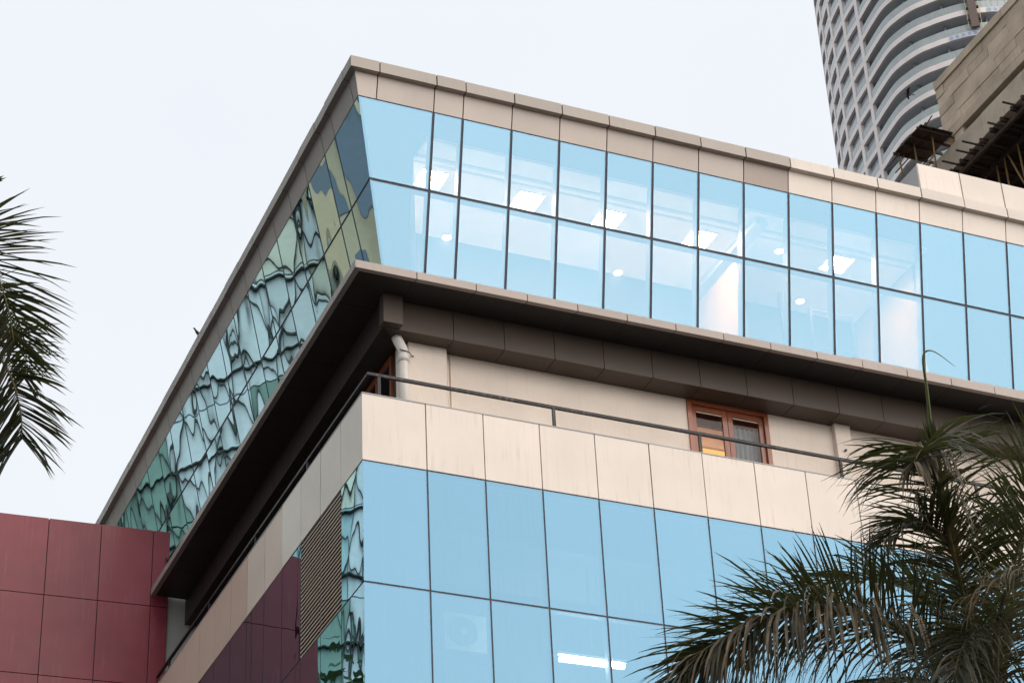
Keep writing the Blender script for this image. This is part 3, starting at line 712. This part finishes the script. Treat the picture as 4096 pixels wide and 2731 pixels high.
# ================================================================== buildings across the street, seen in the side glass
OT = thing('lattice_building', 'pale panelled block with dark lattice seen mirrored in the side glass', 'building', (-33, 62, 0))
O = Vector((-32, 60)); U = Vector((.876, .482)); W_ = Vector((.482, -.876))
def OPt(u, d, z): p = O+U*u+W_*d; return (p.x, p.y, z)
def oprism(name, u0, u1, d0, d1, z0, z1, mat, parent):
    V = [OPt(u0, d0, z0), OPt(u1, d0, z0), OPt(u1, d1, z0), OPt(u0, d1, z0), OPt(u0, d0, z1), OPt(u1, d0, z1), OPt(u1, d1, z1), OPt(u0, d1, z1)]
    return mesh(name, V, BOXF, mat, parent)
oprism('body', -30, 40, -20, -.3, -20.3, 74.5, M['opp_bar'], OT)
for i in range(14):
    for k in range(19):
        u0, z0 = -30+5*i, -20.3+5*k
        oprism('wall_panel', u0+.04, u0+4.96, -.3, 0, z0+.04, z0+4.96, M['opp_green'] if z0 < 20 or (z0 < 25 and i % 3 != 1) else (M['opp_pane'], M['opp_pane'], M['opp_pane2'], M['opp_pane3'])[(i*7+k*5+i*k) % 4], OT)
def obar(u0, z0, u1, z1, wd):
    a, b = Vector((u0, z0)), Vector((u1, z1)); t = (b-a).normalized(); n_ = Vector((-t.y, t.x))*wd/2
    c = [a+n_, b+n_, b-n_, a-n_]
    V = [OPt(p.x, .02, p.y) for p in c]+[OPt(p.x, .3, p.y) for p in c]
    mesh('lattice_bar', V, [(0, 1, 2, 3), (7, 6, 5, 4), (0, 4, 5, 1), (1, 5, 6, 2), (2, 6, 7, 3), (3, 7, 4, 0)], M['opp_bar'], OT)
for k in range(17):
    u0 = -30+2.5*k
    obar(u0, 18, u0+30, 74, .065); obar(u0+30, 18, u0, 74, .065)
for k in range(28): obar(-30+2.5*k, 18, -30+2.5*k, 74, .05)
for k in range(15): obar(-30, 20+3.6*k, 40, 20+3.6*k, .06)
TN = thing('tan_block', 'tan striped block seen mirrored near the glass corner', 'building', (-38, 50, 0))
oprism('body', -16, -3.2, 3, 8, -20.3, 70, M['opp_blue'], TN)
oprism('stair_tower', -3.2, -1.0, 2, 7, -20.3, 70, M['opp_tan'], TN)
for k in range(14): oprism('stair_window', -2.4, -1.7, 7, 7.05, -15+6*k, -11+6*k, M['opp_blue'], TN)
for k in range(8): oprism('pier', -15.5+1.5*k, -15.1+1.5*k, 8, 8.4, -20.3, 70, M['opp_tan'], TN)

# leafy tree behind the red block, mirrored in the lower side glass
TR = thing('street_tree', 'leafy green tree seen mirrored in the narrow corner glass', 'tree', (-6.3, 18.6, 0))
tube('trunk', [(-6.3, 18.6, 0), (-6.2, 18.5, 8), (-6.4, 18.7, 15), (-6.3, 18.6, 21)], .45, M['trunk'], TR, 12, True, .15)
rt = random.Random(5)
for lx, ly, lz in ((-8.6, 17.2, 21.5), (-4.2, 19.5, 22), (-6.6, 21.4, 21), (-7.0, 16.2, 22.5)): tube('limb', [(-6.3, 18.6, 14), ((lx-6.3)/2, (ly+18.6)/2, 18.5), (lx, ly, lz)], .16, M['trunk'], TR, 8, True, .04)
V, F = [], []
cl = [(Vector((-6.3, 18.6, 21.0))+Vector((rt.gauss(0, 2.2), rt.gauss(0, 2.2), rt.gauss(0, 1.7)))) for _ in range(46)]
for c_ in cl:
    for _ in range(60):
        p = c_+Vector((rt.gauss(0, .55), rt.gauss(0, .55), rt.gauss(0, .42)))
        if p.z > 24.9: continue
        a = Vector((rt.gauss(0, 1), rt.gauss(0, 1), rt.gauss(0, 1))).normalized(); b = a.orthogonal().normalized(); k = len(V); z_ = rt.uniform(.10, .2)
        V += [p, p+a*z_+b*z_*.5, p+a*z_*2, p+a*z_-b*z_*.5]; F.append((k, k+1, k+2, k+3))
mesh('crown', V, F, M['tree'], TR, world=True)

# ================================================================== palms
def frond(parent, pts, n, lmax, seed, leaf, droop=.5, wd=.025, rise=.35, side_bias=0, tip_len=.45, rr=.028, ang0=62, ang1=22, bvec=None):
    rnd = random.Random(seed)
    C = catmull(pts, 10); L = len(C)
    V, F = [], []
    for s in (-1, 1):
        for i in range(n):
            t = .10+.90*(i+rnd.uniform(-.3, .3))/(n-1); t = min(.999, max(.05, t))
            f = t*(L-1); k = min(L-2, int(f)); p = C[k].lerp(C[k+1], f-k)
            T = (C[min(L-1, k+2)]-C[max(0, k-1)]).normalized()
            B = T.cross(Vector((0, 0, 1)))
            B = (B if B.length > .15 else Vector((1, 0, 0))).normalized(); Nn = B.cross(T).normalized()
            if bvec: B = (Vector(bvec)-T*T.dot(Vector(bvec))).normalized(); Nn = B.cross(T).normalized()
            if Nn.z < 0: Nn = -Nn
            a = R(ang0+(ang1-ang0)*t**1.5+rnd.uniform(-9, 9))
            e = rise+rnd.uniform(-.35, .35)
            D = (T*math.cos(a)+(B*s*math.cos(e)+Nn*math.sin(e))*math.sin(a)).normalized()
            ln = lmax*(math.sin(math.pi*min(1, .18+.82*t)**.8)*(1-tip_len)+tip_len)*rnd.uniform(.72, 1.08)
            if t < .2: ln *= .6
            dr = droop*rnd.uniform(.35, 1.4)
            wv = D.cross(Vector((0, 0, 1))); wv = (wv if wv.length > .05 else B).normalized()
            wv = (wv*math.cos(rnd.uniform(-.9, .9))+Nn*math.sin(rnd.uniform(-.9, .9))).normalized()
            sg = 5; q = p.copy(); dd = D.copy(); o0 = len(V)
            for j in range(sg+1):
                x = j/sg; ww = wd*(.45+1.1*x)*(1 if x < .35 else (1-(x-.35)/.65)**.75)*.5+.0012
                V += [q-wv*ww, q+wv*ww]
                dd = (dd+Vector((0, 0, -1))*dr*ln*(x+.15)*.55).normalized(); q = q+dd*ln/sg
            for j in range(sg): F.append((o0+2*j, o0+2*j+1, o0+2*j+3, o0+2*j+2))
    fr = mesh('frond', V, F, leaf, parent, world=True)
    tube('midrib', C[::2] if len(C) > 20 else C, rr, M['rachis'], fr, 7, True, .004)
    return fr
RP_ = {
'F1': [(1.95, -12.24, 10.09), (1.54, -12.7, 10.66), (1.03, -13.29, 11.28), (0.63, -13.76, 11.67), (0.34, -14.08, 11.77), (0.05, -14.27, 11.48)],
'F2': [(1.93, -12.23, 10.09), (1.14, -12.63, 10.45), (0.3, -12.86, 10.59), (-0.39, -12.92, 10.57), (-1.02, -12.85, 10.32), (-1.45, -12.68, 9.99), (-1.65, -12.49, 9.66)],
'F3': [(2.04, -12.28, 10.09), (2.1, -12.49, 10.74), (2.17, -12.85, 11.58), (2.25, -13.26, 12.31), (2.43, -13.54, 12.79), (2.71, -13.64, 12.93)],
'F4': [(2.08, -12.29, 10.09), (2.25, -12.76, 10.28), (2.51, -13.25, 10.24), (2.81, -13.56, 9.93), (3.04, -13.63, 9.49)],
'F5': [(1.95, -12.21, 10.06), (1.09, -12.82, 10.01), (0.19, -13.29, 9.78), (-0.48, -13.5, 9.4), (-0.87, -13.55, 8.97)],
'F6': [(1.95, -12.24, 10.09), (1.81, -12.09, 10.92), (1.64, -11.78, 11.52), (1.41, -11.39, 11.86), (1.17, -10.87, 12.02), (0.89, -10.42, 11.93)],
'F7': [(2.0, -12.26, 10.09), (1.44, -13.16, 10.26), (1.0, -13.92, 10.34), (0.78, -14.46, 10.32), (0.65, -14.94, 10.16), (0.7, -15.19, 9.93)],
'F8': [(2.0, -12.26, 10.09), (2.16, -12.0, 11.11), (2.28, -11.76, 11.82), (2.57, -11.51, 12.39), (2.96, -11.33, 12.8), (3.47, -11.03, 12.98)]}
PA = thing('palm_tree', 'tall dusty green palm in front of the lower right facade', 'palm', (2.1, -12.2, 0), 'street palms')
tube('trunk', [(2.2, -12.1, 0), (2.1, -12.2, 3), (2.12, -12.15, 6), (2.0, -12.2, 9), (1.99, -12.23, 10.1)], .26, M['trunk'], PA, 14, True, .14)
RP_['F9'] = [(1.95, -12.24, 10.09), (1.70, -12.55, 10.62), (1.35, -12.95, 11.05), (.95, -13.30, 11.32), (.50, -13.55, 11.30), (.10, -13.70, 11.0)]
RP_['F10'] = [(2.0, -12.26, 10.09), (2.0, -12.55, 10.7), (1.95, -12.95, 11.3), (1.95, -13.4, 11.7), (2.05, -13.8, 11.85), (2.25, -14.1, 11.7)]
RP_['F11'] = [(2.0, -12.26, 10.09), (1.70, -12.7, 10.3), (1.35, -13.2, 10.35), (.9, -13.6, 10.2), (.5, -13.9, 9.85), (.2, -14.1, 9.4)]
frond(PA, RP_['F1'], 120, .62, 1, M['leaf_dry'], droop=3.0, rise=-.1, tip_len=.8, rr=.036, wd=.030, ang0=40, ang1=30)
frond(PA, RP_['F1'], 130, 1.0, 21, M['leaf'], droop=.8, rise=.25, tip_len=.9, rr=.012, ang0=60, ang1=72, wd=.022)
RP_['F12'] = [(1.31, -12.99, 11.23), (.98, -13.36, 11.75), (.74, -13.66, 12.02)]
frond(PA, RP_['F12'], 26, .55, 31, M['leaf'], droop=.1, rise=.2, tip_len=.8, rr=.012, ang0=14, ang1=10)
frond(PA, RP_['F2'], 170, 1.02, 2, M['leaf'], droop=.3, rise=.8, tip_len=.65)
frond(PA, RP_['F2'], 150, 1.25, 22, M['leaf_dry'], droop=1.7, rise=.1, tip_len=.6, rr=.012, wd=.032, ang0=60, ang1=30)
frond(PA, RP_['F2'], 110, 1.2, 23, M['leaf'], droop=2.0, rise=-.2, tip_len=.6, rr=.012, ang0=70, ang1=30)
frond(PA, RP_['F3'], 130, .95, 3, M['leaf'], droop=.6, rise=.2, tip_len=.7)
frond(PA, RP_['F4'], 110, .9, 4, M['leaf'], droop=1.2, rise=.3)
frond(PA, RP_['F5'], 130, 1.0, 5, M['leaf'], droop=1.4, rise=.4)
frond(PA, RP_['F6'], 120, .85, 6, M['leaf'], droop=.8, rise=.4)
frond(PA, RP_['F7'], 110, .8, 7, M['leaf_dry'], droop=1.6, rise=.3)
frond(PA, RP_['F8'], 120, .85, 8, M['leaf'], droop=.8, rise=.3)
frond(PA, RP_['F9'], 120, .95, 9, M['leaf'], droop=.8, rise=.5, tip_len=.65)
frond(PA, RP_['F10'], 120, .9, 10, M['leaf'], droop=1.0, rise=.3, tip_len=.65)
frond(PA, RP_['F11'], 130, .95, 11, M['leaf'], droop=1.2, rise=.5, tip_len=.65)
sp = [(1.31, -12.99, 11.23), (0.98, -13.36, 11.79), (0.74, -13.66, 12.21), (0.56, -13.94, 12.54), (0.43, -14.13, 12.72), (0.44, -14.19, 12.78), (0.48, -14.28, 12.72), (0.66, -14.29, 12.6)]
tube('spear_leaf', catmull(sp, 6), .024, M['spear'], PA, 6, True, .002)
LP_ = {
'L1': [(-8.34, -8.16, 14.79), (-8.30, -9.05, 15.2), (-8.05, -9.8, 15.3), (-7.72, -10.06, 15.0), (-7.45, -10.0, 14.5), (-7.3, -9.89, 14.05)],
'L2': [(-8.33, -8.13, 14.76), (-7.95, -8.79, 14.71), (-7.54, -9.3, 14.41), (-7.27, -9.43, 14.04), (-7.1, -9.37, 13.65), (-7.04, -9.31, 13.34)],
'L3': [(-8.35, -8.18, 14.83), (-8.35, -8.51, 15.68), (-8.15, -8.79, 16.34), (-7.82, -8.89, 16.64), (-7.53, -8.82, 16.71)],
'L4': [(-8.35, -8.18, 14.83), (-8.8, -8.5, 15.59), (-9.29, -8.52, 15.96), (-9.73, -8.26, 15.86), (-9.99, -7.88, 15.49)],
'L5': [(-8.32, -8.11, 14.72), (-8.88, -8.29, 14.6), (-9.28, -8.52, 14.06), (-9.46, -8.51, 13.42)],
'L6': [(-8.34, -8.16, 14.79), (-8.03, -8.07, 15.59), (-7.6, -7.82, 16.07), (-7.04, -7.41, 16.22), (-6.66, -6.91, 16.01), (-6.55, -6.52, 15.74)]}
PB = thing('palm_tree', 'dark palm whose frond tips reach in from the left picture edge', 'palm', (-8.3, -8.1, 0), 'street palms')
tube('trunk', [(-8.2, -8.0, 0), (-8.3, -8.1, 5), (-8.25, -8.1, 10), (-8.32, -8.11, 14.75)], .26, M['trunk'], PB, 14, True, .14)
for i, (k, ln, dr, ri) in enumerate((('L1', 1.0, .22, .15), ('L2', .9, .6, .1), ('L3', .3, .3, .3), ('L4', .7, .8, .3), ('L5', .7, 1.0, .3), ('L6', .55, .6, .2))):
    frond(PB, [(x_, y_, z_-.24*min(1, j_/2)) for j_, (x_, y_, z_) in enumerate(LP_[k])], 90, ln*.92, 40+i, M['leaf'], droop=dr, rise=ri, tip_len=.7, wd=.034, ang0=70, ang1=40, bvec=(.9, -.42, .05) if k in ('L1', 'L2', 'L6') else None)

# ================================================================== birds
def bird(loc, label, yaw=0, fly=False, s=1.0):
    b = thing('bird', label, 'bird', loc, 'crows and pigeons')
    L = Vector(loc); ca, sa = math.cos(yaw), math.sin(yaw)
    def q(x, y, z): return (L.x+s*(x*ca-y*sa), L.y+s*(x*sa+y*ca), L.z+s*z)
    prof = [(-.20, .13, .012), (-.12, .12, .03), (-.05, .12, .06), (.02, .14, .068), (.08, .18, .05), (.11, .22, .036), (.13, .25, .040), (.165, .258, .028), (.19, .25, .008), (.225, .243, .003)]
    V, F = [], []; sg = 10
    for x, z, r in prof:
        for k in range(sg): a = 2*math.pi*k/sg; V.append(q(x, r*math.cos(a)*.85, z+r*math.sin(a)))
    for i in range(len(prof)-1):
        for k in range(sg): F.append((i*sg+k, i*sg+(k+1) % sg, (i+1)*sg+(k+1) % sg, (i+1)*sg+k))
    F += [tuple(range(sg)), tuple(range(len(V)-1, len(V)-1-sg, -1))]
    mesh('body', V, F, M['bird'], b, True, True)
    T = [q(-.17, -.03, .135), q(-.17, .03, .135), q(-.32, .045, .10), q(-.32, -.045, .10), q(-.17, 0, .12), q(-.32, 0, .09)]
    mesh('tail', T, [(0, 1, 2, 3), (0, 4, 5, 3), (1, 2, 5, 4), (2, 3, 5), (0, 1, 4)], M['bird'], b, False, True)
    for sd in (-1, 1):
        if fly:
            Wv = [q(.08, sd*.05, .15), q(-.08, sd*.05, .15), q(-.06, sd*.28, .26), q(.09, sd*.25, .26), q(-.10, sd*.52, .24), q(-.02, sd*.50, .25), q(0, sd*.05, .13), q(0, sd*.28, .245)]
            mesh('wing', Wv, [(0, 1, 2, 3), (3, 2, 4, 5), (0, 6, 7, 3), (1, 2, 7, 6), (3, 7, 5), (2, 7, 4)], M['bird'], b, False, True)
        else:
            mesh('leg', [q(.0, sd*.02, .0), q(.008, sd*.02, 0), q(.008, sd*.028, 0), q(0, sd*.028, 0), q(.0, sd*.02, .09), q(.008, sd*.02, .09), q(.008, sd*.028, .09), q(0, sd*.028, .09)], BOXF, M['bird'], b, False, True)
bird((-.13, 9.42, 6.664+Z0), 'small dark bird perched on the roof edge above the side glass', R(200), s=.62)
bird((.29, 12.62, 3.02+Z0-.0), 'small dark bird at the right edge of the red wall', R(100), s=.7)
bird((18.94, 9.56, 18.2+Z0), 'dark bird in flight in front of the banded tower', R(150), True, s=.5)
